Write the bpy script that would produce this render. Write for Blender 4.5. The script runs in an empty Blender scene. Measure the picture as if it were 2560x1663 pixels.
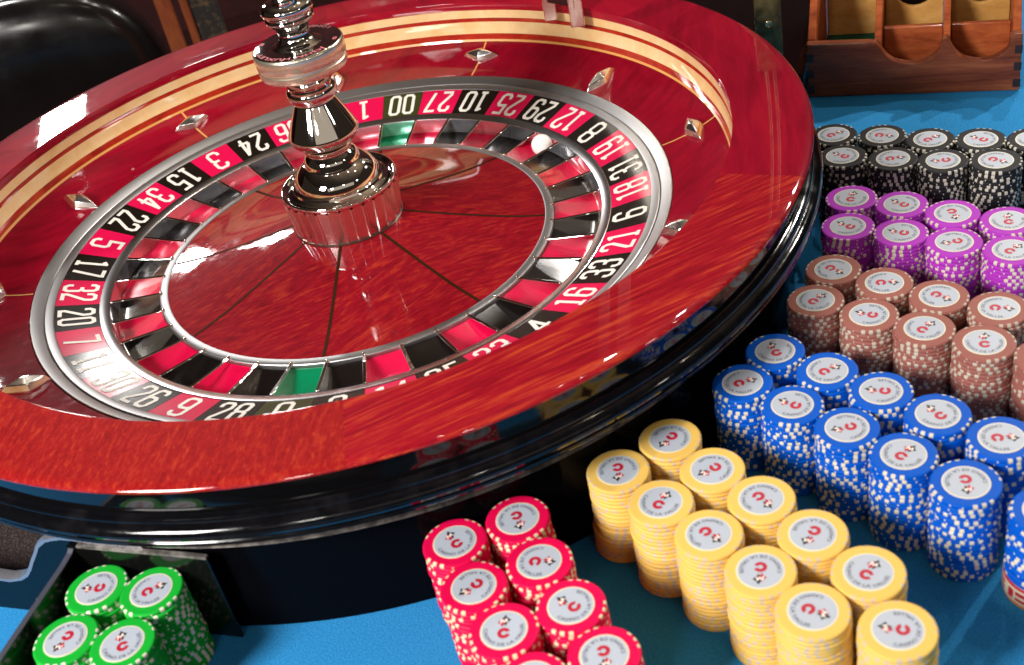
import bpy, bmesh, math, random
from mathutils import Matrix, Vector
R_ = math.radians
PI = math.pi
rng = random.Random(7)
scene = bpy.context.scene
COL = scene.collection

# ------------------------------------------------------------------ camera
CAM_O = Vector((0.0, -0.95203, 0.59838))
CAM_R = ((0.95310749, -0.24532719, -0.17720239), (0.28514046, 0.53179386, 0.79742725), (0.10139544, 0.81056145, -0.57680941))
cam_d = bpy.data.cameras.new("camera")
cam = bpy.data.objects.new("camera", cam_d)
COL.objects.link(cam)
m = Matrix.Identity(4)
for i in range(3):
    m[i][0] = CAM_R[0][i]; m[i][1] = CAM_R[1][i]; m[i][2] = -CAM_R[2][i]; m[i][3] = CAM_O[i]
cam.matrix_world = m
cam_d.sensor_width = 36.0
cam_d.sensor_fit = 'HORIZONTAL'
cam_d.lens = 3014.2 / 2560 * 36
cam_d.clip_start = 0.02; cam_d.clip_end = 60
cam_d.dof.use_dof = True
cam_d.dof.focus_distance = 1.06
cam_d.dof.aperture_fstop = 10.0
scene.camera = cam

# ------------------------------------------------------------------ world, lamps, exposure
w = bpy.data.worlds.new("World"); scene.world = w; w.use_nodes = True
bg = w.node_tree.nodes['Background']
bg.inputs[0].default_value = (1.0, 0.72, 0.55, 1); bg.inputs[1].default_value = 0.02
scene.view_settings.view_transform = 'Standard'
scene.view_settings.look = 'None'
scene.view_settings.exposure = 0.15
scene.view_settings.gamma = 1.0

def aim(o, target):
    d = Vector(target) - o.location
    o.rotation_euler = d.to_track_quat('-Z', 'Y').to_euler()

def area(name, loc, target, sx, sy, power, col=(1, .93, .84)):
    l = bpy.data.lights.new(name, 'AREA'); l.shape = 'RECTANGLE'; l.size = sx; l.size_y = sy
    l.energy = power; l.color = col
    o = bpy.data.objects.new(name, l); COL.objects.link(o); o.location = loc; aim(o, target)
    return o

def bulb(loc, power, r=.03, col=(1, .86, .66)):
    l = bpy.data.lights.new("ceiling_bulb", 'POINT'); l.energy = power; l.shadow_soft_size = r; l.color = col
    o = bpy.data.objects.new("ceiling_bulb", l); COL.objects.link(o); o.location = loc
    return o

area("back_softbox", (-.60, 2.0, .83), (-.6, 0, .1), .12, .21, 9, (1, .97, .93))
area("back_softbox", (-.22, 2.0, .89), (-.2, 0, .1), .09, .10, 3.4, (1, .97, .93))
area("front_softbox", (-1.25, -1.05, 1.05), (.05, -.2, .05), .42, .5, 45, (1, .96, .92))
for lx, ly, lz, lp in ((1.9, .55, 1.15, 62), (1.62, 1.0, 1.32, 40), (.62, .85, 1.75, 10), (.95, .65, 1.70, 10)):
    bulb((lx, ly, lz), lp, .022, (1, .94, .86))
for lx, ly, lz in ((.1, -.3, 1.95), (.75, -.25, 1.9), (.55, .3, 1.95), (1.2, -.15, 1.65)):
    bulb((lx, ly, lz), 1.5, .013)
area("camera_softbox", (-.75, -1.75, 1.08), (0, 0, .15), .17, .17, 3, (1, .96, .9))
area("turret_fill", (.1, -3.3, 1.7), (0, 0, .2), 5.0, 1.0, 5.5, (1, .86, .68))  # added wide fill behind the camera, gives the chrome something to mirror
area("camera_softbox", (.34, -1.85, 1.30), (0, 0, .15), .07, .07, .9, (1, .96, .9))
area("side_softbox", (1.55, -1.25, 1.05), (.05, -.1, .1), .08, .12, .9, (1, .95, .88))
sl = bpy.data.lights.new("chair_highlight_spot", 'SPOT'); sl.energy = 60; sl.spot_size = R_(34); sl.spot_blend = .6; sl.shadow_soft_size = .09; sl.color = (1, .95, .88)  # added spot, cone kept narrow to put a highlight on the chair back
so = bpy.data.objects.new("chair_highlight_spot", sl); COL.objects.link(so); so.location = (-.66, 1.28, 1.6); aim(so, (-.52, 1.0, .0))

# ------------------------------------------------------------------ helpers
def thing(name, label, cat, loc=(0, 0, 0), group=None):
    o = bpy.data.objects.new(name, None); COL.objects.link(o); o.location = loc
    o.empty_display_size = .02
    o['label'] = label; o['category'] = cat
    if group: o['group'] = group
    return o

def tag(o, label, cat, group=None):
    o['label'] = label; o['category'] = cat
    if group: o['group'] = group
    return o

def mesh(name, verts, faces, mats, midx=None, smooth=30):
    me = bpy.data.meshes.new(name)
    me.from_pydata([tuple(v) for v in verts], [], faces)
    for mt in (mats if isinstance(mats, (list, tuple)) else [mats]): me.materials.append(mt)
    if midx: me.polygons.foreach_set('material_index', midx)
    if smooth is not None:
        me.polygons.foreach_set('use_smooth', [True] * len(me.polygons))
        me.set_sharp_from_angle(angle=R_(smooth))
    me.update()
    return me

def obj(name, me, parent=None, loc=(0, 0, 0), rotz=0):
    o = bpy.data.objects.new(name, me); COL.objects.link(o)
    o.location = loc; o.rotation_euler = (0, 0, rotz)
    if parent: o.parent = parent
    return o

class G:
    """collects geometry for one mesh"""
    def __init__(s): s.v = []; s.f = []; s.m = []
    def add(s, v, f, mi=0):
        b = len(s.v); s.v += [tuple(p) for p in v]
        s.f += [tuple(i + b for i in q) for q in f]; s.m += [mi] * len(f)
        return s
    def lathe(s, prof, n=96, a0=0, a1=2 * PI, mi=0, cap=False, closed=False, c=(0, 0, 0)):
        full = abs(a1 - a0 - 2 * PI) < 1e-6
        k = n if full else n + 1
        v = []; f = []
        L = len(prof)
        for i in range(k):
            a = a0 + (a1 - a0) * i / n
            ca, sa = math.cos(a), math.sin(a)
            for r, z in prof: v.append((c[0] + r * ca, c[1] + r * sa, c[2] + z))
        for i in range(n):
            j = (i + 1) % k
            for q in range(L if closed else L - 1):
                p = (q + 1) % L
                f.append((i * L + q, j * L + q, j * L + p, i * L + p))
        if closed and not full:
            f.append(tuple(range(L))[::-1]); f.append(tuple(n * L + q for q in range(L)))
        if cap:
            f.append(tuple(i * L + L - 1 for i in range(k)))
        return s.add(v, f, mi)
    def box(s, x0, x1, y0, y1, z0, z1, mi=0, T=None, bev=0):
        v = [(x, y, z) for z in (z0, z1) for y in (y0, y1) for x in (x0, x1)]
        f = [(0, 2, 3, 1), (4, 5, 7, 6), (0, 1, 5, 4), (2, 6, 7, 3), (0, 4, 6, 2), (1, 3, 7, 5)]
        if T: v = [T(*p) for p in v]
        return s.add(v, f, mi)
    def prism(s, pts, d0, d1, T, mi=0):
        """polygon pts (a,b) extruded between d0 and d1, mapped by T(a,b,d)"""
        n = len(pts)
        v = [T(a, b, d0) for a, b in pts] + [T(a, b, d1) for a, b in pts]
        f = [tuple(range(n))[::-1], tuple(range(n, 2 * n))] + [(i, (i + 1) % n, n + (i + 1) % n, n + i) for i in range(n)]
        return s.add(v, f, mi)
    def mesh(s, name, mats, smooth=30):
        multi = isinstance(mats, (list, tuple))
        return mesh(name, s.v, s.f, mats, s.m if multi else None, smooth)

def bevel(o, w=.001, seg=2, ang=40):
    b = o.modifiers.new("bevel", 'BEVEL'); b.width = w; b.segments = seg; b.limit_method = 'ANGLE'; b.angle_limit = R_(ang)
    return o

# ------------------------------------------------------------------ materials
def mat(name, col, rough=.5, metal=0, coat=0, coatr=.03, spec=.5, sheen=0):
    mt = bpy.data.materials.new(name); mt.use_nodes = True
    b = mt.node_tree.nodes['Principled BSDF']
    b.inputs['Base Color'].default_value = (*col, 1); b.inputs['Roughness'].default_value = rough
    b.inputs['Metallic'].default_value = metal; b.inputs['Coat Weight'].default_value = coat
    b.inputs['Coat Roughness'].default_value = coatr; b.inputs['Specular IOR Level'].default_value = spec
    b.inputs['Sheen Weight'].default_value = sheen
    return mt

def nodes(mt): return mt.node_tree.nodes, mt.node_tree.links, mt.node_tree.nodes['Principled BSDF']

def ramp(N, stops):
    r = N.new('ShaderNodeValToRGB'); e = r.color_ramp.elements
    while len(e) > len(stops): e.remove(e[-1])
    while len(e) < len(stops): e.new(.5)
    for q, (p, c) in zip(e, stops): q.position = p; q.color = (*c, 1)
    return r

def noise(N, L, vec, scale, detail=6, rough=.6, dist=0.):
    n = N.new('ShaderNodeTexNoise'); n.inputs['Scale'].default_value = scale; n.inputs['Detail'].default_value = detail
    n.inputs['Roughness'].default_value = rough; n.inputs['Distortion'].default_value = dist
    L.new(vec, n.inputs['Vector']); return n.outputs['Fac']

def math_node(N, L, op, a, b):
    n = N.new('ShaderNodeMath'); n.operation = op
    for i, x in enumerate((a, b)):
        if isinstance(x, (int, float)): n.inputs[i].default_value = x
        else: L.new(x, n.inputs[i])
    return n.outputs[0]

def stretched(N, L, ang, sx, sy, sz, axis=2, offs=(0, 0, 0)):
    tc = N.new('ShaderNodeTexCoord')
    a = N.new('ShaderNodeMapping'); rot = [0, 0, 0]; rot[axis] = -ang; a.inputs['Rotation'].default_value = rot
    a.inputs['Location'].default_value = offs
    b = N.new('ShaderNodeMapping'); b.inputs['Scale'].default_value = (sx, sy, sz)
    L.new(tc.outputs['Object'], a.inputs['Vector']); L.new(a.outputs[0], b.inputs['Vector'])
    return b.outputs[0]

def wood(name, cols, ang=0, along=6, across=90, rough=.5, coat=1., coatr=.03, curl=0., pores=.5, lo=.3, hi=.72, spec=.02, wavy=.5, offs=(0, 0, 0), curl_s=(60, 18), axis=2):
    """varnished wood: grain stretched along a direction, fine pores, optional cross figure"""
    mt = mat(name, cols[1], rough, coat=coat, coatr=coatr, spec=spec)
    N, L, B = nodes(mt)
    v = stretched(N, L, ang, along, across, across, axis, offs)
    f1 = noise(N, L, v, 1.0, 8, .62, wavy)
    v2 = stretched(N, L, ang, along * 4, across * 6, across * 6, axis, offs)
    f2 = noise(N, L, v2, 1.0, 4, .6)
    x = math_node(N, L, 'ADD', math_node(N, L, 'MULTIPLY', f1, 1 - pores * .5), math_node(N, L, 'MULTIPLY', f2, pores * .5))
    if curl:
        v3 = stretched(N, L, ang, curl_s[0], curl_s[1], curl_s[1], axis, offs)
        f3 = noise(N, L, v3, 1.0, 5, .6, 1.2)
        x = math_node(N, L, 'ADD', math_node(N, L, 'MULTIPLY', x, 1 - curl), math_node(N, L, 'MULTIPLY', f3, curl))
    r = ramp(N, [(lo, cols[0]), ((lo + hi) / 2, cols[1]), (hi, cols[2])])
    L.new(x, r.inputs[0]); L.new(r.outputs[0], B.inputs['Base Color'])
    tc = N.new('ShaderNodeTexCoord'); fw = noise(N, L, tc.outputs['Object'], 55, 9, .72)
    mr = N.new('ShaderNodeMapRange'); mr.inputs[1].default_value = .45; mr.inputs[2].default_value = .72
    mr.inputs[3].default_value = coatr * .6; mr.inputs[4].default_value = coatr * 3.2
    L.new(fw, mr.inputs[0]); L.new(mr.outputs[0], B.inputs['Coat Roughness'])
    return mt

def speckle(mt, c0, c1, scale, bump=0., lo=.4, hi=.6, detail=3):
    N, L, B = nodes(mt)
    tc = N.new('ShaderNodeTexCoord')
    f = noise(N, L, tc.outputs['Object'], scale, detail)
    r = ramp(N, [(lo, c0), (hi, c1)]); L.new(f, r.inputs[0]); L.new(r.outputs[0], B.inputs['Base Color'])
    if bump:
        b = N.new('ShaderNodeBump'); b.inputs['Strength'].default_value = bump; b.inputs['Distance'].default_value = .001
        L.new(f, b.inputs['Height']); L.new(b.outputs[0], B.inputs['Normal'])
    return mt

def scuff(mt, r0, r1, scale=40):
    """uneven gloss from handling"""
    N, L, B = nodes(mt)
    tc = N.new('ShaderNodeTexCoord'); f = noise(N, L, tc.outputs['Object'], scale, 6, .65)
    mr = N.new('ShaderNodeMapRange'); mr.inputs[1].default_value = .35; mr.inputs[2].default_value = .7
    mr.inputs[3].default_value = r0; mr.inputs[4].default_value = r1
    L.new(f, mr.inputs[0]); L.new(mr.outputs[0], B.inputs['Roughness'])
    return mt

RED3 = ((.10, .001, .005), (.34, .003, .016), (.58, .06, .016))
DEEP3 = ((.17, .001, .009), (.27, .002, .017), (.36, .005, .019))
ORNG3 = ((.10, .002, .004), (.33, .011, .012), (.62, .095, .020))
M = {}
M['felt'] = speckle(mat('blue_felt', (.02, .2, .5), .95, spec=.1), (.020, .22, .53), (.038, .32, .70), 800, .6)
M['cream'] = wood('maple', ((.80, .50, .20), (.87, .61, .30), (.91, .70, .40)), 0, 30, 30, .3, 1., .05, pores=.3)
M['bowl'] = wood('bowl_veneer', DEEP3, R_(30), 9, 60, .5, 1., .04)
M['track'] = wood('track_red', ((.22, .01, .008), (.42, .025, .012), (.55, .06, .018)), 0, 20, 40, .5, 1., .05)
M['inlay'] = mat('dark_inlay', (.035, .010, .003), .6, spec=.05)
M['line'] = mat('light_inlay', (.78, .38, .10), .4, coat=1, coatr=.05)
M['chrome'] = mat('chrome', (.92, .90, .88), .035, 1)
M['satin'] = mat('satin_aluminium', (.42, .42, .43), .40, 1)
M['silver'] = mat('pocket_silver', (.62, .62, .64), .22, 1)
M['blacklac'] = scuff(mat('black_lacquer', (.0035, .0032, .0035), .06, coat=.2, coatr=.02, spec=.4), .05, .12, 30)
M['dusty'] = scuff(speckle(mat('dusty_lacquer', (.004, .004, .005), .08, coat=.15, coatr=.03, spec=.4), (.003, .003, .004), (.012, .011, .012), 55, 0, .5, .8, 8), .04, .17, 45)
M['panel'] = scuff(mat('black_acrylic', (.002, .002, .003), .08, spec=.04), .05, .14, 50)
M['plate'] = scuff(mat('black_acrylic_plate', (.002, .003, .004), .08, spec=.3), .05, .14, 50)
M['trim'] = speckle(mat('worn_and_lit_edge', (.2, .18, .17), .4, .3), (.10, .09, .085), (.30, .27, .25), 120)
M['plate_red'] = mat('number_red', (.72, .004, .075), .5, coat=.8, coatr=.12, spec=.05)
M['plate_black'] = mat('number_black', (.010, .006, .004), .5, coat=.8, coatr=.12, spec=.05)
M['plate_green'] = mat('number_green', (.045, .05, .012), .5, coat=.8, coatr=.12, spec=.05)
M['pk_red'] = mat('pocket_red', (.70, .002, .06), .22, coat=1, coatr=.05)
M['pk_black'] = mat('pocket_black', (.006, .004, .004), .2, coat=1, coatr=.05)
M['pk_green'] = mat('pocket_green', (.0, .22, .09), .25, coat=1, coatr=.05)
for k_, c_ in (('red', (.85, .30, .36)), ('black', (.26, .26, .29)), ('green', (.20, .55, .38))): M['pw_' + k_] = mat('pocket_wall_' + k_, c_, .13, .75)  # mirror-like walls, the floor colour they reflect is put into their base colour
M['white'] = mat('white_paint', (.85, .82, .76), .4)
M['ivory'] = mat('ball_ivory', (.90, .89, .87), .2, coat=.4)
M['brass'] = scuff(mat('brass', (.86, .66, .34), .3, 1), .25, .4, 80)
M['oldbrass'] = speckle(mat('aged_brass', (.2, .14, .05), .4, .7), (.10, .07, .03), (.26, .18, .07), 60)
M['pink'] = mat('red_enamel', (.75, .18, .2), .5)
M['speck'] = speckle(mat('speckled_paint', (.05, .035, .03), .7), (.025, .018, .016), (.20, .15, .13), 700, .3, .5, .75)

# ------------------------------------------------------------------ setting
def quad(name, x0, x1, y0, y1, z, mt):
    return obj(name, mesh(name, [(x0, y0, z), (x1, y0, z), (x1, y1, z), (x0, y1, z)], [(0, 1, 2, 3)], mt, None, None))
tt = G().box(-.62, 1.5, -1.7, .44, -.04, 0)
o = obj('table_top', tt.mesh('table_top', M['felt'], None)); o['kind'] = 'structure'; bevel(o, .004)
M['carpet'] = speckle(mat('carpet', (.1, .02, .02), .95), (.03, .004, .004), (.08, .011, .010), 60, .3)
o = quad('floor', -6, 6, -4, 6, -.75, M['carpet']); o['kind'] = 'structure'
M['ceiling'] = speckle(mat('ceiling', (.1, .07, .045), .9), (.08, .055, .035), (.12, .085, .055), 5)
o = obj('ceiling', G().box(-3, 3, -3, 4, 2.25, 2.3).mesh('ceiling', M['ceiling'], None)); o['kind'] = 'structure'
M['wall'] = speckle(mat('wall', (.05, .008, .009), .8), (.04, .006, .007), (.06, .010, .011), 8)
o = obj('back_wall', G().box(-6, 6, 3.2, 3.3, -.75, 2.4).mesh('back_wall', M['wall'], None)); o['kind'] = 'structure'

# ------------------------------------------------------------------ roulette wheel
wheel = thing('roulette', 'large red wooden roulette wheel with chrome turret and numbered pockets on blue felt', 'roulette wheel')
PH0 = R_(-110.4426); STEP = 2 * PI / 38
SEQ = "0 28 9 26 30 11 7 20 32 17 5 22 34 15 3 24 36 13 1 00 27 10 25 29 12 8 19 31 18 6 21 33 16 4 23 35 14 2".split()
REDS = {1, 3, 5, 7, 9, 12, 14, 16, 18, 19, 21, 23, 25, 27, 30, 32, 34, 36}
def ncol(s): return 'green' if s in ('0', '00') else ('red' if int(s) in REDS else 'black')

# rim: six veneer panels, joints at -36.2 deg + 60 k
RIM = [(.3374, .1400), (.3374, .1470), (.3376, .1475), (.3381, .1476), (.3386, .14762), (.3922, .14762), (.3930, .1476), (.3958, .1473), (.3980, .1467), (.3994, .1457), (.4000, .1446), (.3998, .1436), (.3986, .1430), (.3930, .1428)]
rimspec = [  # start angle, grain angle, palette, options
    (-36.2, 70, DEEP3, dict(along=8, across=60, pores=.3)),
    (23.8, 100, ((.24, .002, .013), (.33, .003, .019), (.40, .008, .021)), dict(along=8, across=60, pores=.3)),
    (83.8, 40, DEEP3, dict(along=8, across=50, pores=.3)),
    (143.8, 20, DEEP3, dict(along=8, across=50, pores=.3)),
    (203.8, 71, ORNG3, dict(along=130, across=280, curl=.35, curl_s=(40, 240), pores=.7, lo=.27, hi=.77, wavy=1.0)),
    (263.8, 12, RED3, dict(along=14, across=250, pores=.6, lo=.31, hi=.72)),
]
ORNG_R = ((.20, .005, .005), (.46, .03, .010), (.66, .10, .02))
for k, (a, g, pal, kw) in enumerate(rimspec):
    if k == 5: pal = ((.11, .001, .006), (.34, .006, .016), (.66, .10, .02))
    mt = wood('rim_veneer_%d' % k, pal, R_(g), rough=.5, coat=1., coatr=.025, offs=(k * .37, k * .21, 0), **kw)
    me = G().lathe(RIM, 60, R_(a) + .00005, R_(a + 60) - .00005).mesh('rim_veneer', mt)
    obj('rim_panel', me, wheel)

# ball track wall
def band(name, prof, mt): return obj(name, G().lathe(prof, 240).mesh(name, mt), wheel)
band('track_edge', [(.3376, .1400), (.3380, .1389)], M['track'])
band('track_stripe', [(.3380, .1389), (.3384, .1345), (.3385, .1300)], M['cream'])
band('track_groove', [(.3385, .1300), (.3392, .1290), (.3392, .1268), (.3385, .1258)], M['track'])
band('track_stripe', [(.3385, .1258), (.3384, .1210), (.3378, .1165), (.3370, .1131)], M['cream'])
band('track_lip', [(.3370, .1131), (.3362, .1098), (.3354, .1073)], M['track'])
band('track_line', [(.3354, .1073), (.3345, .1051)], M['line'])
band('bowl_slope', [(.3345, .1051), (.3340, .1048), (.3270, .1012), (.3180, .0972), (.3060, .0932), (.2950, .0905), (.2850, .0888), (.2840, .0872)], M['bowl'])
BZ = [(.2850, .0888), (.2950, .0905), (.3060, .0932), (.3180, .0972), (.3270, .1012), (.3345, .1049)]
def bowl_z(r):
    for (r0, z0), (r1, z1) in zip(BZ, BZ[1:]):
        if r <= r1: return z0 + (r - r0) / (r1 - r0) * (z1 - z0)
    return BZ[-1][1]
# six light inlay strips and twelve deflectors
LINE0 = -5.5
for k in range(6):
    a = R_(LINE0 + 60 * k); ca, sa = math.cos(a), math.sin(a)
    def T(x, y, z): return (x * ca - y * sa, x * sa + y * ca, bowl_z(x) + z)
    gi = G()
    gi.add([T(r, y, .0003) for r, _ in BZ for y in (-.0009, .0009)], [(2 * q, 2 * q + 1, 2 * q + 3, 2 * q + 2) for q in range(len(BZ) - 1)])
    obj('inlay_strip', gi.mesh('inlay_strip', M['line'], None), wheel)
M['stud'] = mat('stud_nickel', (.95, .95, .95), .2, 1)
def deflector_mesh():
    L, Wd, Hh = .0205, .0092, .0105
    base = [(-L, 0), (-.006, -Wd * .80), (0, -Wd), (.006, -Wd * .80), (L, 0), (.006, Wd * .80), (0, Wd), (-.006, Wd * .80)]
    g = G(); n = len(base)
    lv = [(1, 0), (1, .0018), (.74, .0068), (.22, .0102)]
    v = []
    for s, z in lv:
        for x, y in base: v.append((x * s, y * s, z))
    f = []
    for q in range(len(lv) - 1):
        for i in range(n): f.append((q * n + i, q * n + (i + 1) % n, (q + 1) * n + (i + 1) % n, (q + 1) * n + i))
    f.append(tuple((len(lv) - 1) * n + i for i in range(n)))
    g.add(v, f); return g.mesh('deflector', M['stud'], 14)
dm = deflector_mesh()
SL = math.atan2(.0146, .045)
for k in range(12):
    a = R_(LINE0 + 30 * k); tang = (k % 2 == 0); r = .3155 if tang else .3035
    o = obj('deflector', dm, wheel)
    R1 = Matrix.Rotation(a, 4, 'Z') @ Matrix.Translation((r, 0, bowl_z(r) - .0004)) @ Matrix.Rotation(-(.36 if tang else .235), 4, 'Y')
    if tang: R1 = R1 @ Matrix.Rotation(PI / 2, 4, 'Z')
    o.matrix_local = R1
    bevel(o, .0006, 2, 12)
# metal rings
band('bowl_ring', [(.2842, .0868), (.2839, .0889), (.2832, .0894), (.2826, .0892), (.2748, .0851), (.2740, .0845), (.2736, .0836)], M['satin'])
band('rotor_ring', [(.2733, .0836), (.2731, .0847), (.2724, .0851), (.2666, .0836), (.2658, .0830), (.2656, .0815)], M['satin'])

# number plates and numerals
def stroke(paths, th):
    """polylines -> list of quads (mitred)"""
    out = []
    for p in paths:
        closed = p[0] == p[-1] and len(p) > 2
        pts = p[:-1] if closed else p
        n = len(pts); Lf = []; Rt = []
        for i in range(n):
            a = pts[i - 1] if (closed or i > 0) else None
            b = pts[(i + 1) % n] if (closed or i < n - 1) else None
            c = pts[i]
            def d(u, v):
                x, y = v[0] - u[0], v[1] - u[1]; l = math.hypot(x, y) or 1; return (x / l, y / l)
            if a is None: t = d(c, b); nx, ny, s = -t[1], t[0], 1
            elif b is None: t = d(a, c); nx, ny, s = -t[1], t[0], 1
            else:
                t1, t2 = d(a, c), d(c, b); nx, ny = -(t1[1] + t2[1]), t1[0] + t2[0]
                l = math.hypot(nx, ny) or 1; nx /= l; ny /= l
                s = 1 / max(.45, -t1[1] * nx + t1[0] * ny)
            Lf.append((c[0] + nx * th / 2 * s, c[1] + ny * th / 2 * s)); Rt.append((c[0] - nx * th / 2 * s, c[1] - ny * th / 2 * s))
        for i in range(n if closed else n - 1):
            j = (i + 1) % n
            out.append((Lf[i], Rt[i], Rt[j], Lf[j]))
    return out
def SC(p, w): return [(x * w, y) for x, y in p]
DW = .40
DIG = {
    '0': [[(.22, 0), (.78, 0), (1, .10), (1, .90), (.78, 1), (.22, 1), (0, .90), (0, .10), (.22, 0)]],
    '1': [[(.55, 0), (.55, 1)], [(.55, .95), (.12, .84)], [(.15, .0), (.95, .0)]],
    '2': [[(0, .74), (0, .90), (.22, 1), (.78, 1), (1, .90), (1, .70), (.02, .14), (.02, 0), (1.05, 0)]],
    '3': [[(0, .78), (0, .90), (.22, 1), (.78, 1), (1, .90), (1, .62), (.78, .53), (.35, .53)], [(.70, .53), (.78, .53), (1, .44), (1, .10), (.78, 0), (.22, 0), (0, .10), (0, .24)]],
    '4': [[(.72, 0), (.72, 1.02)], [(.72, .98), (0, .30)], [(-.05, .27), (1.1, .27)]],
    '5': [[(1, 1), (.06, 1), (.06, .57), (.78, .60), (1, .50), (1, .10), (.78, 0), (.22, 0), (0, .10), (0, .24)]],
    '6': [[(1, .78), (1, .90), (.78, 1), (.22, 1), (0, .90), (0, .10), (.22, 0), (.78, 0), (1, .10), (1, .46), (.78, .56), (.22, .56), (.04, .47)]],
    '7': [[(-.05, 1), (1, 1), (1, .92), (.40, 0)]],
    '8': [[(.22, 0), (.78, 0), (1, .10), (1, .44), (.78, .53), (1, .62), (1, .90), (.78, 1), (.22, 1), (0, .90), (0, .62), (.22, .53), (0, .44), (0, .10), (.22, 0)], [(.22, .53), (.78, .53)]],
}
DIG['9'] = [[(1 - x, 1 - y) for x, y in p] for p in DIG['6']]
N_R0, N_Z0, N_R1, N_Z1 = .2306, .0731, .2655, .0824
def nz(r): return N_Z0 + (r - N_R0) / (N_R1 - N_R0) * (N_Z1 - N_Z0)
def make_numeral(s, az):
    Hn, g = .0268, G()
    wd = DW * Hn * (.86 if len(s) == 2 else 1.0); gap = .0056
    tot = wd * len(s) + gap * (len(s) - 1)
    for k, ch in enumerate(s):
        x0 = -tot / 2 + k * (wd + gap)
        for q in stroke([SC([(x, y * Hn) for x, y in p], wd) for p in DIG[ch]], .0034):
            v = []
            for (u, vv) in q:
                r = .2480 - (vv - Hn / 2); a = az + (x0 + u) / r
                v.append((r * math.cos(a), r * math.sin(a), nz(r) + .0003))
            g.add(v, [(0, 1, 2, 3)])
    return g.mesh('numeral', M['white'], None)
for i, s in enumerate(SEQ):
    a = PH0 - i * STEP; c = ncol(s); e = .0006
    g = G().lathe([(N_R0 - .0002, N_Z0), (N_R1 + .0002, N_Z1)], 6, a - STEP / 2 + e, a + STEP / 2 - e)
    o = obj('number_plate', g.mesh('number_plate', M['plate_' + c]), wheel)
    obj('numeral', make_numeral(s, a), o)
band('number_bed', [(N_R0 - .001, N_Z0 - .0012), (N_R1 + .001, N_Z1 - .0012)], M['plate_black'])
# pocket ring, floors, frets
band('pocket_ring', [(.2304, .0722), (.2303, .0733), (.2298, .0737), (.2222, .0722), (.2216, .0717), (.2213, .0708)], M['silver'])
for i, s in enumerate(SEQ):
    a = PH0 - i * STEP; c = ncol(s)
    g = G().lathe([(.2186, .0582), (.2170, .0575), (.2100, .0575), (.1950, .0598), (.1795, .0636)], 6, a - STEP / 2 + .001, a + STEP / 2 - .001)
    gw = G().lathe([(.2212, .0711), (.2203, .0660), (.2186, .0579)], 6, a - STEP / 2 + .001, a + STEP / 2 - .001)
    obj('pocket_wall', gw.mesh('pocket_wall', M['pw_' + c], 60), wheel)
    obj('pocket_floor', g.mesh('pocket_floor', M['pk_' + c], 60), wheel)
def fret_mesh():
    g = G(); t = .0014
    pr = [(.1772, .0535), (.1772, .0672), (.1790, .0676), (.1900, .0686), (.2060, .0704), (.2208, .0722), (.2206, .0535)]
    g.prism(pr, -t, t, lambda a, b, d: (a, d, b))
    g.lathe([(.0006, .0685), (.0014, .0682), (.0019, .0672), (.0019, .0600)][::-1], 10, c=(.1778, 0, 0), cap=True)
    return g.mesh('fret', M['chrome'], 40)
fm = fret_mesh()
for i in range(38):
    a = PH0 - (i + .5) * STEP
    bevel(obj('fret', fm, wheel, rotz=a), .0004, 2, 50)
band('cone_ring', [(.1791, .0620), (.1790, .0662), (.1786, .0668), (.1778, .0671), (.1722, .0672), (.1714, .0669)], M['satin'])
CONE = [(.1713, .0668), (.1600, .0679), (.1480, .0692), (.1370, .0709), (.1200, .0742), (.1000, .0785), (.0750, .0844), (.0480, .0910), (.0300, .0940)]
def cone_z(r):
    for (r0, z0), (r1, z1) in zip(CONE, CONE[1:]):
        if r <= r0 and r >= r1: return z0 + (r - r0) / (r1 - r0) * (z1 - z0)
CP = ((.09, .001, .005), (.25, .004, .012), (.44, .042, .014))
for k in range(8):
    a = R_(-17 + 45 * k); e = .0006
    mt = wood('cone_veneer_%d' % k, [tuple(x * (.9 + .06 * ((k * 5) % 4)) for x in q) for q in CP], R_(13 + (-14, 9, -6, 16, 4, -10, 12, -4)[k]), 20, 105, .5, .75, .035, curl=.25, curl_s=(60, 240), wavy=2.0, offs=(k * .31, k * .17, 0))
    obj('cone_panel', G().lathe(CONE, 24, a + e, a + R_(45) - e).mesh('cone_panel', mt, 60), wheel)
    ca, sa = math.cos(a), math.sin(a)
    v = []
    for r, z in CONE:
        for y in (-.0014, .0014): v.append((r * ca - y * sa, r * sa + y * ca, z + .00025))
    obj('cone_inlay', mesh('cone_inlay', v, [(2 * q, 2 * q + 1, 2 * q + 3, 2 * q + 2) for q in range(len(CONE) - 1)], M['inlay'], None, 60), wheel)

# turret
g = G()
DOME = [(.0440, .1270), (.0436, .1282), (.0420, .1292), (.0405, .1300), (.0398, .1316), (.0385, .1320), (.0372, .1330), (.0366, .1355), (.0355, .1388), (.0335, .1420), (.0310, .1448), (.0280, .1474), (.0252, .1492), (.0244, .1494), (.0241, .1502), (.0238, .1520), (.0228, .1548), (.0214, .1570), (.0200, .1584),
        (.0193, .1594), (.0196, .1602), (.0205, .1612), (.0206, .1622), (.0210, .1636), (.0232, .1664), (.0262, .1692), (.0288, .1722), (.0300, .1752), (.0301, .1772), (.0296, .1788), (.0232, .1920), (.0172, .2043), (.0166, .2055), (.0166, .2066), (.0180, .2078), (.0198, .2096), (.0208, .2124), (.0209, .2146), (.0203, .2166), (.0192, .2178), (.0178, .2184), (.0176, .2196), (.0182, .2204), (.0182, .2216), (.0174, .2226), (.0150, .2232), (.0142, .2250), (.0146, .2300), (.0150, .2340)]
turret = obj('turret', g.lathe(DOME, 96).mesh('turret', M['chrome'], 28), wheel)
DR = [(.0466, .0902), (.0468, .0925), (.0500, .1245)]
M['drum'] = mat('drum_nickel', (.96, .94, .92), .2, 1)
fl = G(); nfl = 30
v = []; f = []
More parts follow.
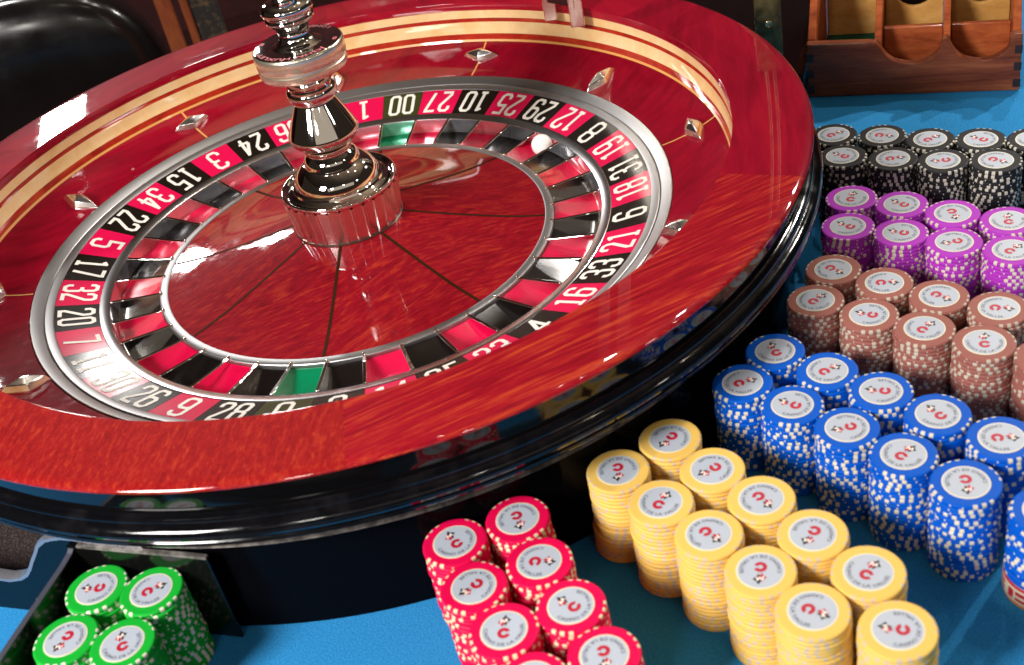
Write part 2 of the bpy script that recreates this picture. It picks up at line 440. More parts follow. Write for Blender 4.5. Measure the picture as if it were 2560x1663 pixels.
for i in range(nfl):
    for fr, off in ((.0, 0), (.70, 0), (.78, .0013), (.92, .0013)):
        a = 2 * PI * (i + fr) / nfl
        for r, z in DR: v.append(((r + off) * math.cos(a), (r + off) * math.sin(a), z))
nn = nfl * 4
for i in range(nn):
    j = (i + 1) % nn
    for q in range(2): f.append((i * 3 + q, j * 3 + q, j * 3 + q + 1, i * 3 + q + 1))
fl.add(v, f)
obj('fluted_drum', fl.mesh('fluted_drum', M['drum'], 3), turret)
M['foot'] = mat('contact_shade_dark', (.10, .05, .04), .3, .6)  # dark ring added as the contact shade where drum meets cone
obj('drum_contact_shade', G().lathe([(.0470, .0902), (.0484, .0908), (.0486, .0918), (.0478, .0926), (.0468, .0928)], 90).mesh('drum_contact_shade', M['foot'], 50), turret)
obj('drum_collar', G().lathe([(.0498, .1243), (.0503, .1250), (.0506, .1268), (.0506, .1285), (.0502, .1293), (.0492, .1296), (.0478, .1290), (.0470, .1278), (.0462, .1266), (.0440, .1262)], 96).mesh('drum_collar', M['chrome'], 50), turret)
DISC = [(.0140, .2318), (.0250, .2322), (.0335, .2330), (.0356, .2342), (.0364, .2356), (.0367, .2400), (.0360, .2408), (.0359, .2424), (.0368, .2434), (.0373, .2442), (.0373, .2530), (.0370, .2544), (.0362, .2553), (.0350, .2556), (.0200, .2556)]
M['brushed'] = mat('brushed_nickel', (.95, .85, .66), .26, .9)
obj('disc', G().lathe(DISC[:13], 120).mesh('disc', M['brushed'], 35), turret)
obj('disc_face', G().lathe([(.0362, .2553), (.0357, .2557), (.0350, .2558), (.0200, .2558)], 120).mesh('disc_face', M['chrome'], 35), turret)
KNOB = [(.0210, .2556), (.0205, .2562), (.0175, .2572), (.0150, .2590), (.0134, .2612), (.0125, .2640), (.0126, .2668), (.0136, .2698), (.0152, .2722), (.0178, .2744), (.0194, .2762), (.0198, .2780), (.0192, .2794), (.0184, .2802), (.0186, .2812), (.0204, .2826), (.0214, .2848), (.0214, .2872), (.0200, .2894), (.0170, .2912), (.0130, .2924), (.0104, .2930), (.0094, .2942), (.0092, .2960), (.0104, .2974), (.0128, .2996), (.0140, .3026), (.0136, .3060), (.0112, .3092), (.0060, .3112), (.0008, .3118)]
obj('knob', G().lathe(KNOB, 80, cap=True).mesh('knob', M['chrome'], 35), turret)

def text_mesh(s, res=2):
    cu = bpy.data.curves.new('lettering', 'FONT'); cu.body = s; cu.size = 1.0; cu.resolution_u = res; cu.align_x = 'LEFT'; cu.space_character = 1.06; cu.offset = .012
    o = bpy.data.objects.new('lettering', cu); COL.objects.link(o)
    dg = bpy.context.evaluated_depsgraph_get(); ev = o.evaluated_get(dg); me = ev.to_mesh()
    v = [tuple(p.co) for p in me.vertices]; f = [tuple(p.vertices) for p in me.polygons]
    ev.to_mesh_clear(); bpy.data.objects.remove(o); bpy.data.curves.remove(cu)
    return v, f
def arc_text(g, s, rbase, height, amid, z, mi=0, inward=True, span=None):
    """letters on a circle; inward: tops toward the centre, read left to right counter-clockwise"""
    v, f = text_mesh(s)
    x0 = min(p[0] for p in v); x1 = max(p[0] for p in v); hh = height / .72
    W = (x1 - x0)
    sx = (span * rbase / W) if span else hh
    out = []
    for x, y, _ in v:
        u = (x - x0 - W / 2) * sx
        if inward: r = rbase - y * hh; a = amid + u / rbase
        else: r = rbase + y * hh; a = amid - u / rbase
        out.append((r * math.cos(a), r * math.sin(a), z))
    g.add(out, f, mi)
g = G()
AZV = R_(-90)
arc_text(g, "JOHN HUXLEY", .0300, .0042, R_(-112),   .2560, inward=False, span=R_(120))
arc_text(g, "LONDON", .0342, .0042, R_(58),   .2560, inward=True, span=R_(62))
for a in (150, -22):
    a = R_(a)
    for q in stroke([[(-.0016, -.0012), (.0016, -.0012), (.0016, .0012), (-.0016, .0012), (-.0016, -.0012)]], .0008):
        g.add([((.032 + y) * math.cos(a) - x * math.sin(a), (.032 + y) * math.sin(a) + x * math.cos(a),   .2560) for x, y in q], [(0, 1, 2, 3)])
obj('engraving', g.mesh('engraving', M['pink'], None), turret)

# outer wall and base moulding (black lacquer), underside
band('outer_wall', [(.3935, .1430), (.3945, .1420), (.3950, .1300), (.3940, .1215)], M['blacklac'])
band('base_moulding', [(.3940, .1215), (.3955, .1206), (.3985, .1202), (.3992, .1190), (.3993, .1174), (.4012, .1168), (.4038, .1152), (.4054, .1128), (.4058, .1102), (.4048, .1080), (.4024, .1068), (.4021, .1054), (.4032, .1044), (.4036, .1028), (.4026, .1012), (.4000, .1000), (.3955, .0988), (.3925, .0960), (.3880, .0900)], M['dusty'])
band('underside', [(.3880, .0902), (.3740, .0860), (.3600, .0650), (.3480, .0200), (.3470, .0012)], M['speck'])

# ------------------------------------------------------------------ ball
o = obj('roulette_ball', mesh('roulette_ball', [], [], M['ivory'], None, None))
bm = bmesh.new(); bmesh.ops.create_uvsphere(bm, u_segments=40, v_segments=24, radius=.0104); bm.to_mesh(o.data); bm.free()
for p in o.data.polygons: p.use_smooth = True
o.location = (.1966, .0775, .0680)
tag(o, 'small white ball resting in the red pocket beside number 12', 'ball')

# ------------------------------------------------------------------ wheel surround: curved black wall and flat tangent plate with a cut-out
NRM = Vector((-.5, -.8660254)); TAN = Vector((-.8660254, .5))
def tp(s, z, d): return (TAN.x * s + NRM.x * d, TAN.y * s + NRM.y * d, z)
sur = thing('wheel_surround', 'low glossy black wall curving round the foot of the roulette wheel', 'wheel surround')
PR = .3800
me = G().lathe([(PR - .007, .0004), (PR, .0004), (PR, .0800), (PR - .007, .0800)], 200, R_(-120), R_(60), closed=True).mesh('curved_wall', M['panel'])
obj('curved_wall', me, sur)
obj('top_trim', G().lathe([(PR - .0080, .0798), (PR + .0036, .0798), (PR + .0044, .0806), (PR + .0032, .0814), (PR - .0080, .0818)], 200, R_(-120), R_(60), closed=True).mesh('top_trim', M['trim'], 50), sur)
cut = [(-.004, .0802), (.0366, .0804), (.0500, .0818), (.0600, .0816), (.0670, .0800), (.0744, .0776), (.0830, .0712), (.0881, .0640), (.0950, .0552), (.1009, .0470), (.1070, .0400), (.1147, .0352), (.1262, .0322), (.1400, .0332), (.1700, .0335), (.2300, .0335)]
outline = cut + [(.2300, .0004), (-.004, .0004)]
obj('flat_plate', G().prism(outline, .3765, .3838, lambda a, b, d: tp(a, b, d)).mesh('flat_plate', M['plate'], None), sur)
tr = G()
v = []; f = []
for i, (s, z) in enumerate(cut):
    p = Vector(cut[max(0, i - 1)]); q = Vector(cut[min(len(cut) - 1, i + 1)]); t = (q - p).normalized(); n = Vector((-t.y, t.x))
    if n.y < 0 and abs(n.y) > .2: n = -n
    if n.x < 0 and abs(n.y) <= .2: n = -n
    for d, h in ((.3760, -.0002), (.3760, .0010), (.3805, .0020), (.3846, .0010), (.3846, -.0014)):
        v.append(tp(s + n.x * h, z + n.y * h, d))
for i in range(len(cut) - 1):
    for q in range(4): f.append((i * 5 + q, i * 5 + q + 1, i * 5 + 5 + q + 1, i * 5 + 5 + q))
tr.add(v, f)
M['edge'] = scuff(mat('bright_edge', (.42, .42, .46), .3, .7), .2, .4, 90)
obj('edge_trim', tr.mesh('edge_trim', M['edge'], 50), sur)
# two small fixing holes with brown rims
hg = G()
for s, z in ((.1080, .0135),):
    n = 14
    for r0, mi in ((.0030, 1), (.0022, 0)):
        hg.add([tp(s + r0 * 1.5 * math.cos(2 * PI * k / n), z + r0 * math.sin(2 * PI * k / n), .3841 + (.0002 if mi == 0 else 0)) for k in range(n)], [tuple(range(n))], mi)
obj('screw_hole', hg.mesh('screw_hole', [M['plate_black'], M['oldbrass']], None), sur)
M['speckboard'] = speckle(mat('speckled_board', (.05, .035, .03), .6), (.020, .013, .012), (.09, .065, .06), 650, .3, .45, .7)
obj('base_board', G().prism([(.02, .30), (.26, .30), (.26, .3755), (.02, .3755)], .0006, .0050, lambda a, b, d: tp(a, d, b)).mesh('base_board', M['speckboard'], None), sur)
obj('seam', G().lathe([(.3950, .0052), (.3962, .0056), (.3974, .0052)], 40, R_(-160), R_(-120)).mesh('seam', M['edge'], None), sur)
# ------------------------------------------------------------------ chip bin: back sheet and left side sheet
bin_ = thing('chip_bin', 'black sheet bin wall standing behind and left of the green chips', 'chip bin')
def bbox_tp(s0, s1, d0, d1, z0, z1): return G().box(s0, s1, d0, d1, z0, z1, T=lambda s, d, z: tp(s, z, d))
M['binblack'] = scuff(mat('bin_black', (.004, .004, .004), .12), .10, .22, 40)
bevel(obj('back_sheet', bbox_tp(-.0520, .0560, .3842, .3868, .0004, .0765).mesh('back_sheet', M['binblack'], None), bin_), .0006)
obj('back_edge', bbox_tp(-.0520, .0465, .3840, .3872, .0766, .0786).mesh('back_edge', M['trim'], None), bin_)  # lit top edge of the black sheet, put in as a lighter colour
sd = [(.3870, .0004), (.5600, .0004), (.5600, .0640), (.4600, .0690), (.4000, .0715), (.3900, .0728), (.3870, .0745)]
obj('side_sheet', G().prism(sd, .0500, .0535, lambda a, b, d: tp(d, b, a)).mesh('side_sheet', M['binblack'], None), bin_)
M['bluegrey'] = mat('blue_highlight_edge', (.06, .06, .085), .5)  # purplish highlight along the side sheet's top edge, put in as colour
sv = [(a, b) for a, b in sd[2:]]
sg = G()
for (a0, b0), (a1, b1) in zip(sv, sv[1:]):
    sg.add([tp(.0497, b0 + .0002, a0), tp(.0538, b0 + .0002, a0), tp(.0538, b1 + .0002, a1), tp(.0497, b1 + .0002, a1), tp(.0497, b0 + .0012, a0), tp(.0538, b0 + .0012, a0), tp(.0538, b1 + .0012, a1), tp(.0497, b1 + .0012, a1)], [(4, 5, 6, 7), (0, 1, 5, 4), (2, 3, 7, 6), (0, 4, 7, 3), (1, 2, 6, 5)])
obj('side_edge', sg.mesh('side_edge', M['bluegrey'], None), bin_)

# ------------------------------------------------------------------ poker chips
CR, CH = .0207, .0653 / 20
NL = 20
CHIPCOL = {'black': ((.022, .022, .025), (.60, .56, .46)), 'purple': ((.44, .040, .52), (.70, .64, .50)), 'brown': ((.35, .125, .10), (.56, .50, .40)),
           'blue': ((.0, .10, .58), (.72, .66, .52)), 'yellow': ((.88, .56, .13), (.64, .49, .33)), 'red': ((.78, .003, .075), (.80, .66, .42)), 'green': ((.010, .42, .035), (.76, .74, .62))}
CM = {}
for k, (c, s) in CHIPCOL.items():
    a = scuff(mat(k + '_chip', c, .5, spec=.12), .42, .6, 300); b = mat(k + '_chip_spot', s, .5, spec=.35)
    CM[k] = [a, b]
M['lab_cream'] = mat('label_cream', (.82, .76, .58), .45)
M['lab_silver'] = speckle(mat('label_silver', (.55, .60, .68), .4), (.43, .48, .56), (.51, .56, .65), 2500)
M['lab_ink'] = mat('label_ink', (.05, .05, .07), .5)
M['lab_red'] = mat('label_red', (.50, .004, .03), .5)
M['lab_black'] = mat('label_black', (.012, .01, .012), .45)
def chip_body(colour, n=144, lod=False):
    per = n // 4; sw, sp = (3, 6) if n == 144 else (2, 4)
    g = G()
    if lod: prof = [(CR - .0009, .00002), (CR, .0008), (CR, CH - .0008), (CR - .0009, CH - .00002)]
    else: prof = [(.014, .00003), (CR - .0009, .00003), (CR - .0003, .00035), (CR, .0009), (CR, CH - .0009), (CR - .0003, CH - .00035), (CR - .0009, CH - .00003), (CR - .0017, CH - .00003)]
    L = len(prof)
    v = [(r * math.cos(2 * PI * i / n), r * math.sin(2 * PI * i / n), z) for i in range(n) for r, z in prof]
    f = []; mi = []
    for i in range(n):
        p = i % per; j = (i + 1) % n
        spot = p < sp * 3 and (p % sp) < sw
        dot = (not lod) and p in (21, 29)
        for q in range(L - 1):
            f.append((i * L + q, j * L + q, j * L + q + 1, i * L + q + 1))
            if lod: mi.append(1 if spot else 0)
            else: mi.append(1 if ((spot and q >= 1) or (dot and q == 3)) else 0)
    f.append(tuple(i * L + L - 1 for i in range(n))); mi.append(0)
    g.v, g.f, g.m = v, f, mi
    return g
BODY = {k: chip_body(k).mesh(k + '_chip_body', CM[k], 40) for k in CHIPCOL}
def label_mesh():
    g = G(); r1 = CR * .675; z = CH
    g.lathe([(r1, z), (r1 - .0001, z + .00016), (r1 - .0009, z + .00018)], 72, cap=True, mi=0)
    g.lathe([(r1 - .0009, z + .00026)], 72, cap=True, mi=1)
    zt = z + .00034
    arc_text(g, "CASINO DE LA VALLEE", CR * .56, CR * .105, R_(-88), zt, 2, True, R_(205))
    C0 = (0, -CR * .12)
    n = 20; v = []
    for i in range(n + 1):
        a = R_(20) + R_(320) * i / n
        for r in (CR * .072, CR * .185): v.append((C0[0] + r * math.cos(a), C0[1] + r * math.sin(a), zt))
    g.add(v, [(2 * i, 2 * i + 1, 2 * i + 3, 2 * i + 2) for i in range(n)], 3)
    def dia(cx, cy, h, w_, z_, mi):
        pts = []
        for k, (x, y) in enumerate(((w_, 0), (0, h), (-w_, 0), (0, -h))):
            pts.append((cx + x, cy + y, z_)); x2, y2 = ((0, h), (-w_, 0), (0, -h), (w_, 0))[k]
            pts.append((cx + (x + x2) * .40, cy + (y + y2) * .40, z_))
        g.add(pts, [tuple(range(8))], mi)
    ey = CR * .29
    dia(CR * .045, ey + CR * .035, CR * .20, CR * .165, zt, 4)
    dia(-CR * .045, ey - CR * .025, CR * .165, CR * .135, zt + .00005, 3)
    for q in stroke([[(-.09 * CR, ey - .07 * CR), (-.06 * CR, ey + .06 * CR), (.01 * CR, ey - .02 * CR), (.07 * CR, ey + .07 * CR), (.10 * CR, ey - .03 * CR)]], .045 * CR):
        g.add([(x, y, zt + .0001) for x, y in q], [(0, 1, 2, 3)], 5)
    return g.mesh('face_label', [M['lab_cream'], M['lab_silver'], M['lab_ink'], M['lab_red'], M['lab_black'], M['white']], 40)
LABEL = label_mesh()

# stack positions on the felt and the way the emblem points in the picture plane of the table (degrees)
STACKS = [
('black','b',1,.435,-.052,7.7),('black','b',2,.469,-.077,-39.6),('black','b',3,.499,-.105,12.0),('black','b',4,.533,-.128,121.8),('black','b',5,.567,-.151,70),
('black','f',1,.424,-.091,121.8),('black','f',2,.457,-.118,-16.3),('black','f',3,.489,-.143,160.9),('black','f',4,.524,-.165,-56.0),
('purple','b',1,.398,-.158,53.4),('purple','b',2,.427,-.187,117.2),('purple','b',3,.453,-.219,-100),('purple','b',4,.482,-.249,63),
('purple','f',1,.376,-.195,120),('purple','f',2,.406,-.224,135),('purple','f',3,.433,-.255,170),('purple','f',4,.462,-.285,20),
('brown','b',1,.339,-.244,-65),('brown','b',2,.363,-.278,-24),('brown','b',3,.388,-.311,-63),('brown','b',4,.415,-.343,-32),('brown','b',5,.412,-.404,30),
('brown','f',1,.310,-.274,25),('brown','f',2,.335,-.308,137),('brown','f',3,.360,-.340,25),('brown','f',4,.386,-.372,62),
('blue','b',1,.259,-.316,90),('blue','b',2,.281,-.352,10),('blue','b',3,.302,-.387,148),('blue','b',4,.322,-.423,105),('blue','b',5,.344,-.459,-22),
('blue','f',1,.225,-.338,0),('blue','f',2,.245,-.374,130),('blue','f',3,.266,-.410,175),('blue','f',4,.285,-.447,25),('blue','f',5,.305,-.484,-110),('blue','f',6,.333,-.523,40),
('yellow','b',1,.160,-.370,-145),('yellow','b',2,.174,-.409,-165),('yellow','b',3,.191,-.446,-72),('yellow','b',4,.206,-.485,-140),('yellow','b',5,.221,-.524,35),
('yellow','z',1,.216,-.566,150),
('yellow','f',1,.119,-.384,-104),('yellow','f',2,.134,-.423,42),('yellow','f',3,.151,-.460,-62),('yellow','f',4,.167,-.499,-115),('yellow','f',5,.181,-.537,-47),
('red','b',1,.047,-.3985,-88),('red','b',2,.050,-.4395,-20),('red','b',3,.058,-.480,130),('red','b',4,.065,-.521,-98),
('red','f',1,.005,-.4015,110),('red','f',2,.008,-.4425,-155),('red','f',3,.017,-.482,75),('red','f',4,.023,-.523,100),
('green','n',1,-.224,-.3430,163),('green','n',2,-.188,-.3605,15),('green','n',3,-.242,-.380,-125),('green','n',4,-.206,-.399,100),
]
ORD = ['', 'first', 'second', 'third', 'fourth', 'fifth', 'sixth', 'seventh', 'eighth', 'ninth', 'tenth', 'eleventh', 'twelfth', 'thirteenth', 'fourteenth', 'fifteenth', 'sixteenth', 'seventeenth', 'eighteenth', 'nineteenth', 'twentieth']
def where(c, row, k):
    if c == 'green': return ['', 'rear left green stack', 'rear right green stack', 'front left green stack', 'front right green stack'][k]
    if row == 'z': return 'lone yellow stack nearest the camera'
    side = {'red': ('left', 'right'), 'yellow': ('left', 'right')}.get(c, ('front', 'rear'))[0 if row == 'f' else 1]
    return '%s stack from the wheel, %s %s row' % (ORD[k], side, c)
# the chips that show largest (counted from the top of each stack) are objects of their own
INDIV = {'yellow_z1': [0,1,2], 'yellow_f5': [0,1,2,3,4,5,6,7], 'yellow_b5': [0,1], 'red_f3': [0,1], 'yellow_f4': [0,1,2,3,4,5,6,7,9,11,12,13,14,15,16], 'red_b3': [0,1,2], 'yellow_b4': [0,1], 'blue_f5': [0,1,2,3,4,5,6,7,8,9,10,11,12,13,14,15,16,17,18,19], 'yellow_f3': [0,1,2,3,4,5,6,7,9,10,11,13,15,16,17,19], 'red_f2': [0,1], 'red_b2': [0,1], 'yellow_b3': [0,1], 'blue_f4': [0,1,2,3,4,5,6,7,8,9,10,11,12,13,14,15,16,17,18,19], 'yellow_f2': [0,1,3,4,7,10,11,13,15,18], 'green_n3': [0], 'red_f1': [0], 'green_n4': [0], 'red_b1': [0], 'blue_b4': [0,1], 'green_n2': [0,1,2,3,4,5,6,7,9,10,11,12,13,14,15], 'yellow_b2': [0,1], 'red_b4': [0], 'blue_f3': [0,1,2,3,4,5,6,7,8,9,10,11,12,13,14,15,16,17], 'blue_b5': [0,1,2], 'yellow_f1': [0,1,14,17], 'green_n1': [0], 'blue_b3': [0], 'yellow_b1': [0,1], 'blue_f2': [0,1,2,3,4,5,6,7,8,9,10,11,12,13,14,15], 'brown_f4': [0,1,2,3,4,5,6,7,8,9,10,11,12], 'blue_b2': [0], 'blue_f1': [0,1,3,5,6,7,8,9,10,11,12,13], 'brown_f3': [0,1,2,3,4,5,6,7,8,9,10], 'blue_b1': [0], 'brown_f2': [0,1,2,3,4,5,6,7,8], 'brown_b4': [0], 'brown_b3': [0], 'brown_f1': [0,1,2,3,4,5,6,7], 'brown_b2': [0], 'purple_f3': [0,1,2,3,4,5,6], 'brown_b1': [0], 'purple_f2': [0,1,2,3,4,5], 'purple_b3': [0], 'purple_f1': [0,1,2,3,4], 'purple_b2': [0], 'purple_f4': [0,1,2,3,5,6], 'black_f4': [0,1,2,3,4,5,6,7,8,9], 'purple_b1': [0], 'blue_f6': [0,4,7,12], 'purple_b4': [0], 'black_f3': [0,1,2,3,4,5,6,7], 'black_f2': [0,1,2,3,4,5], 'black_b4': [0], 'black_b3': [0], 'black_f1': [0,3], 'black_b2': [0], 'black_b1': [0], 'red_f4': [0], 'black_b5': [0], 'brown_b5': [0]}
GRP = 'poker chips stacked on the felt in rows of one colour'
rest = G(); rmats = []; rmi = {}
for k in CHIPCOL:
    rmi[k] = len(rmats); rmats += CM[k]
lod = {k: chip_body(k, 96, True) for k in CHIPCOL}
for (c, row, k, x, y, em) in STACKS:
    key = '%s_%s%d' % (c, row, k)
    own = set(INDIV.get(key, [0]))
    tilt = (0, 0)
    for j in range(NL - 5 if key == 'blue_f6' else NL):           # j = 0 is the top chip
        z = (NL - 1 - j) * CH
        jx, jy = (0, 0) if j == 0 else (rng.gauss(0, .00032), rng.gauss(0, .00032))
        if key == 'yellow_f1' and j >= 14: jx -= .0022; jy += .0004
        rz = R_(em - 90) if j == 0 else rng.uniform(0, 2 * PI)
        if j in own:
            o = obj('poker_chip', BODY[c], None, (x + jx, y + jy, z), rz)
            lab = ('top %s chip with printed face on %s' if j == 0 else '%s chip, ' + ORD[j + 1] + ' from top of %s') % (c, where(c, row, k))
            tag(o, lab, 'poker chip', GRP)
            if j == 0: obj('face_label', LABEL, o)
        else:
            ca, sa = math.cos(rz), math.sin(rz); b = len(rest.v); gsrc = lod[c]
            rest.v += [(x + jx + px * ca - py * sa, y + jy + px * sa + py * ca, z + pz) for px, py, pz in gsrc.v]
            rest.f += [tuple(i + b for i in q) for q in gsrc.f]
            rest.m += [q + rmi[c] for q in gsrc.m]
if rest.f:
    o = obj('poker_chips', mesh('poker_chips', rest.v, rest.f, rmats, rest.m, 40)); o['kind'] = 'stuff'
    tag(o, 'lower chips of the stacks, mostly hidden between the coloured rows', 'poker chips')

# ------------------------------------------------------------------ wooden chip tray behind the black chips
BU = Vector((.857, -.515)).normalized(); BN = Vector((.515, .857)).normalized(); BP = Vector((.503, .146))
def bt(s, d, z): p = BP + BU * s + BN * d; return (p.x, p.y, z + .0006)
TR3 = ((.055, .012, .006), (.16, .042, .018), (.27, .09, .035))
BANG = math.atan2(BU.y, BU.x)
M['tray'] = wood('tray_rosewood', ((.06, .014, .008), (.19, .050, .024), (.34, .11, .045)), BANG, 8, 90, .4, .25, .15, pores=.5)
M['tray_red'] = wood('tray_red', ((.16, .03, .012), (.40, .09, .03), (.55, .17, .05)), BANG, 20, 60, .4, .25, .15)
M['ply'] = wood('tray_ply', ((.46, .22, .055), (.60, .32, .09), (.70, .42, .14)), BANG + .5, 14, 45, .45, .2, .2)
M['dkwood'] = mat('joint_dark', (.022, .007, .005), .5)
M['baize'] = speckle(mat('green_baize', (.0, .10, .05), .95), (.002, .07, .035), (.004, .13, .06), 900)
tray = thing('wooden_tray', 'wooden chip tray with scalloped front standing on the felt behind black chips', 'tray', bt(0, 0, -.0006))
def tpart(name, g, mt, bev=.0012):
    o = obj(name, g.mesh(name, mt, None)); o.data.transform(Matrix.Translation(-Vector(tray.location))); o.parent = tray
    return bevel(o, bev)
def arcpts(cx, cz, rx, rz, a0, a1, n): return [(cx + rx * math.cos(R_(a0 + (a1 - a0) * i / n)), cz + rz * math.sin(R_(a0 + (a1 - a0) * i / n))) for i in range(n + 1)]
top = [(0, .0600), (.0620, .0588), (.0690, .0578)] + arcpts(.1035, .0590, .0305, .0255, 195, 345, 14)[1:-1] + [(.1330, .0592), (.1352, .0606), (.1374, .0592)] + arcpts(.1700, .0580, .0290, .0245, 195, 345, 14)[1:-1] + [(.1960, .0590), (.2000, .0608), (.2077, .0612)]
fr = [(0, 0)] + [(.2077, 0)] + top[::-1]
tpart('front_board', G().prism(fr, 0, .011, lambda a, b, d: bt(a, d, b)), M['tray'], .0016)
for s0, s1 in ((-.0006, .0068), (.2012, .2083)):
    for z0 in (.004, .022, .040):
        tpart('finger_joint', G().box(s0, s1, -.0004, .0116, z0, z0 + .009, T=bt), M['dkwood'], .0003)
side = [(.0112, .0), (.150, .0), (.150, .150), (.110, .140), (.0112, .0605)]
for s0 in (.0005, .1990): tpart('side_board', G().prism(side, s0, s0 + .008, lambda a, b, d: bt(d, a, b)), M['tray_red'])
for s0 in (.0672, .1338): tpart('divider', G().prism([(.0115, .0), (.148, .0), (.148, .145), (.108, .135), (.0115, .0560)], s0, s0 + .0068, lambda a, b, d: bt(d, a, b)), M['tray_red'])
tpart('floor_board', G().box(.009, .1985, .0115, .148, .002, .0070, T=bt), M['tray'])
tpart('baize_lining', G().box(.0092, .0668, .0120, .1465, .0072, .0085, T=bt), M['baize'], .0002)
tpart('back_panel', G().box(.0092, .0668, .136, .141, .0088, .150, T=bt), M['ply'])
for s0, s1 in ((.0745, .1334), (.1410, .1986)):
    mid = (s0 + s1) / 2
    tpart('step_board', G().box(s0, s1, .046, .053, .0075, .0540, T=bt), M['tray_red'])
    pts = [(s0, .0075), (s1, .0075), (s1, .083), (s1 - .006, .083)] + arcpts(mid, .083, (s1 - s0) / 2 - .007, .024, 0, -180, 12) + [(s0 + .006, .083), (s0, .083)]
    tpart('rear_board', G().prism(pts, .086, .092, lambda a, b, d: bt(a, d, b)), M['ply'])
    tpart('back_panel', G().box(s0, s1, .141, .146, .0075, .145, T=bt), M['dkwood'])

# ------------------------------------------------------------------ brass post beside the tray, brass bracket over the far rim
post = thing('brass_post', 'tall aged brass post standing between the wheel and the wooden tray', 'post', (.472, .168, .030))
o = obj('post_plate', G().box(-.0135, .0135, -.0016, .0016, .0004, .232).mesh('post_plate', M['oldbrass'], None), post, rotz=R_(-22)); bevel(o, .0007)
hg = G()
hg.lathe([(.0038, 0), (.0038, .0009), (.003, .0014), (.0018, .0010)], 20, cap=True)
o = obj('screw', hg.mesh('screw', M['brass'], 40), post); o.rotation_euler = (R_(90), 0, R_(-22)); o.location = (-.0006, -.0016, .055)
o2 = obj('screw', o.data, post); o2.rotation_euler = o.rotation_euler; o2.location = (-.0006, -.0016, .198)
for sx in (-.0045, .0045):
    obj('post_rod', G().lathe([(.0022, .232), (.0017, .77)], 14, c=(sx * math.cos(R_(-22)), sx * math.sin(R_(-22)), 0)).mesh('post_rod', M['oldbrass'], 60), post)
M['polish'] = mat('polished_brass', (.97, .90, .78), .22, 1)
br = thing('brass_bracket', 'bright brass bracket with two legs hanging inside the far rim of wheel', 'bracket', (.262, .186, .137))
for (x, y, hh, wd) in ((-.0085, .016, .0, .0065), (.0105, -.0155, -.001, .0070)):
    o = obj('leg', G().box(-wd, wd, -.003, .003, hh, .62).mesh('leg', M['polish'], None), br, (x, y, 0), R_(-20)); bevel(o, .001)
obj('crossbar', G().box(-.020, .020, -.0030, .0030, .020, .034).mesh('crossbar', M['plate_black'], None), br, (.001, .0003, 0), R_(-59))
obj('crossbar', G().box(-.024, .024, -.0034, .0034, .600, .616).mesh('crossbar', M['brass'], None), br, (.001, .0003, 0), R_(-59))

rl = obj('table_rail', G().prism([(.402, .105), (.4985, .147), (.655, .42), (.60, .62), (.33, .62), (.36, .25), (.39, .16)], .0004, .030, lambda a, b, d: (a, b, d)).mesh('table_rail', M['blacklac'], None))
bevel(rl, .006, 3); tag(rl, 'black lacquered rail block in the gap between wheel and wooden tray', 'table rail')
# ------------------------------------------------------------------ thick cream plaque with red bars under the last blue stack
mk = thing('plaque', 'thick cream round plaque with red bars and orange foot under the last blue stack', 'plaque', (.333, -.523, 0))
n = 96; rr = CR + .0008; PT = 5 * CH
pg = G(); zz = [.0001, .0035, .0050, .0075, .0095, .0125, PT - .0018, PT - .0002]; pr = [rr - .0008, rr, rr, rr, rr, rr, rr, rr - .0008]
L = len(zz)
pv = [(pr[q] * math.cos(2 * PI * i / n), pr[q] * math.sin(2 * PI * i / n), zz[q]) for i in range(n) for q in range(L)]
pf = []; pm = []
for i in range(n):
    j = (i + 1) % n
    for q in range(L - 1):
        pf.append((i * L + q, j * L + q, j * L + q + 1, i * L + q + 1)); ph = i % 12
        red = (q in (2, 3, 4) and ph in (0, 1, 2)) or (q in (2, 4) and ph in (4, 5, 6, 7, 8)) or q == 6
        pm.append(1 if red else (2 if q == 0 else 0))
pf.append(tuple(i * L + L - 1 for i in range(n))); pm.append(0)
pg.v, pg.f, pg.m = pv, pf, pm
o = obj('plaque_body', pg.mesh('plaque_body', [mat('plaque_cream', (.78, .68, .50), .5), mat('plaque_red', (.55, .012, .03), .5), mat('plaque_orange', (.80, .30, .04), .5)], 40), mk)
M['padding'] = scuff(mat('padding_leather', (.006, .005, .005), .4), .3, .5, 30)
pd = obj('dark_reflection_block', G().box(-.37, -.045, -.82, -.48, .0004, .050).mesh('dark_reflection_block', M['padding'], None)); bevel(pd, .015, 4)  # unseen block, added so the wheel's outer wall mirrors something dark
tag(pd, 'black padded block added out of view to darken the reflection in the wheel wall', 'reflection block')
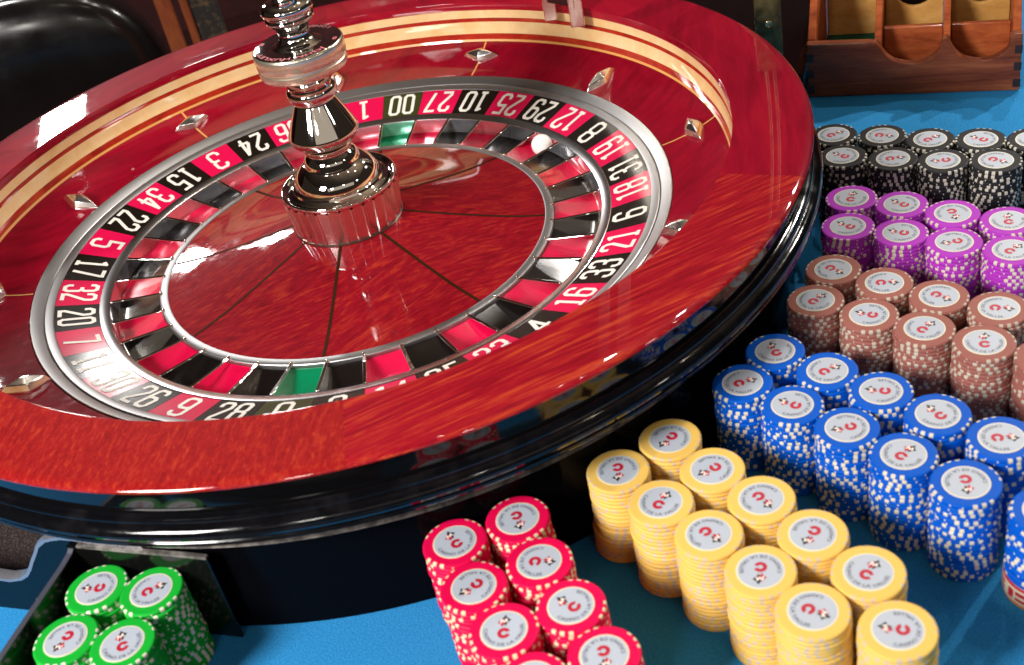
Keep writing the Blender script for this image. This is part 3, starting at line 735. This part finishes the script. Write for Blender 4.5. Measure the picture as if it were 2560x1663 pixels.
# ------------------------------------------------------------------ chairs in the dark behind
M['leather'] = scuff(mat('black_leather', (.006, .005, .005), .2, spec=.6), .12, .28, 14)
M['chairwood'] = wood('chair_wood', ((.10, .022, .010), (.22, .055, .022), (.30, .09, .03)), 0, 40, 6, .4, .5, .1)
ac = thing('armchair', 'black leather chair with rounded back in the dark beyond the wheel', 'armchair', (-.50, 1.02, -.75))
def cushion(name, sx, sy, sz, loc, e=.55):
    bm = bmesh.new(); bmesh.ops.create_uvsphere(bm, u_segments=48, v_segments=28, radius=1)
    for q in bm.verts:
        for i, s in enumerate((sx, sy, sz)):
            q.co[i] = math.copysign(abs(q.co[i]) ** e, q.co[i]) * s
    me = bpy.data.meshes.new(name); bm.to_mesh(me); bm.free(); me.materials.append(M['leather'])
    for p in me.polygons: p.use_smooth = True
    return obj(name, me, ac, loc)
cushion('backrest', .30, .075, .33, (0, .02, .50))
cushion('seat', .29, .27, .09, (0, .33, .40))
for sx in (-.25, .25):
    for sy in (.10, .52): obj('leg', G().lathe([(.016, .0004), (.022, .34)], 12, c=(sx, sy, 0)).mesh('leg', M['chairwood']), ac)
wc = thing('wooden_chair', 'reddish wooden chair back with dark gold flecked panel beyond the wheel', 'chair', (-.15, .90, -.75))
M['fleck'] = speckle(mat('flecked_cloth', (.02, .012, .01), .8), (.012, .008, .006), (.11, .065, .025), 90, 0, .5, .7)
def cpart(name, x0, x1, y0, y1, z0, z1, mt): return bevel(obj(name, G().box(x0, x1, y0, y1, z0, z1).mesh(name, mt, None), wc), .004)
cpart('post', -.036, -.012, -.012, .012, .0004, 1.05, M['chairwood'])
cpart('post', -.002, .010, .0, .024, .0004, 1.02, M['chairwood'])
cpart('back_panel', .012, .052, .006, .03, .45, 1.0, M['fleck'])
cpart('post', .40, .424, -.012, .012, .0004, 1.05, M['chairwood'])
cpart('top_rail', -.036, .424, -.016, .016, 1.052, 1.10, M['chairwood'])
cpart('seat', -.03, .42, .035, .42, .42, .47, M['fleck'])
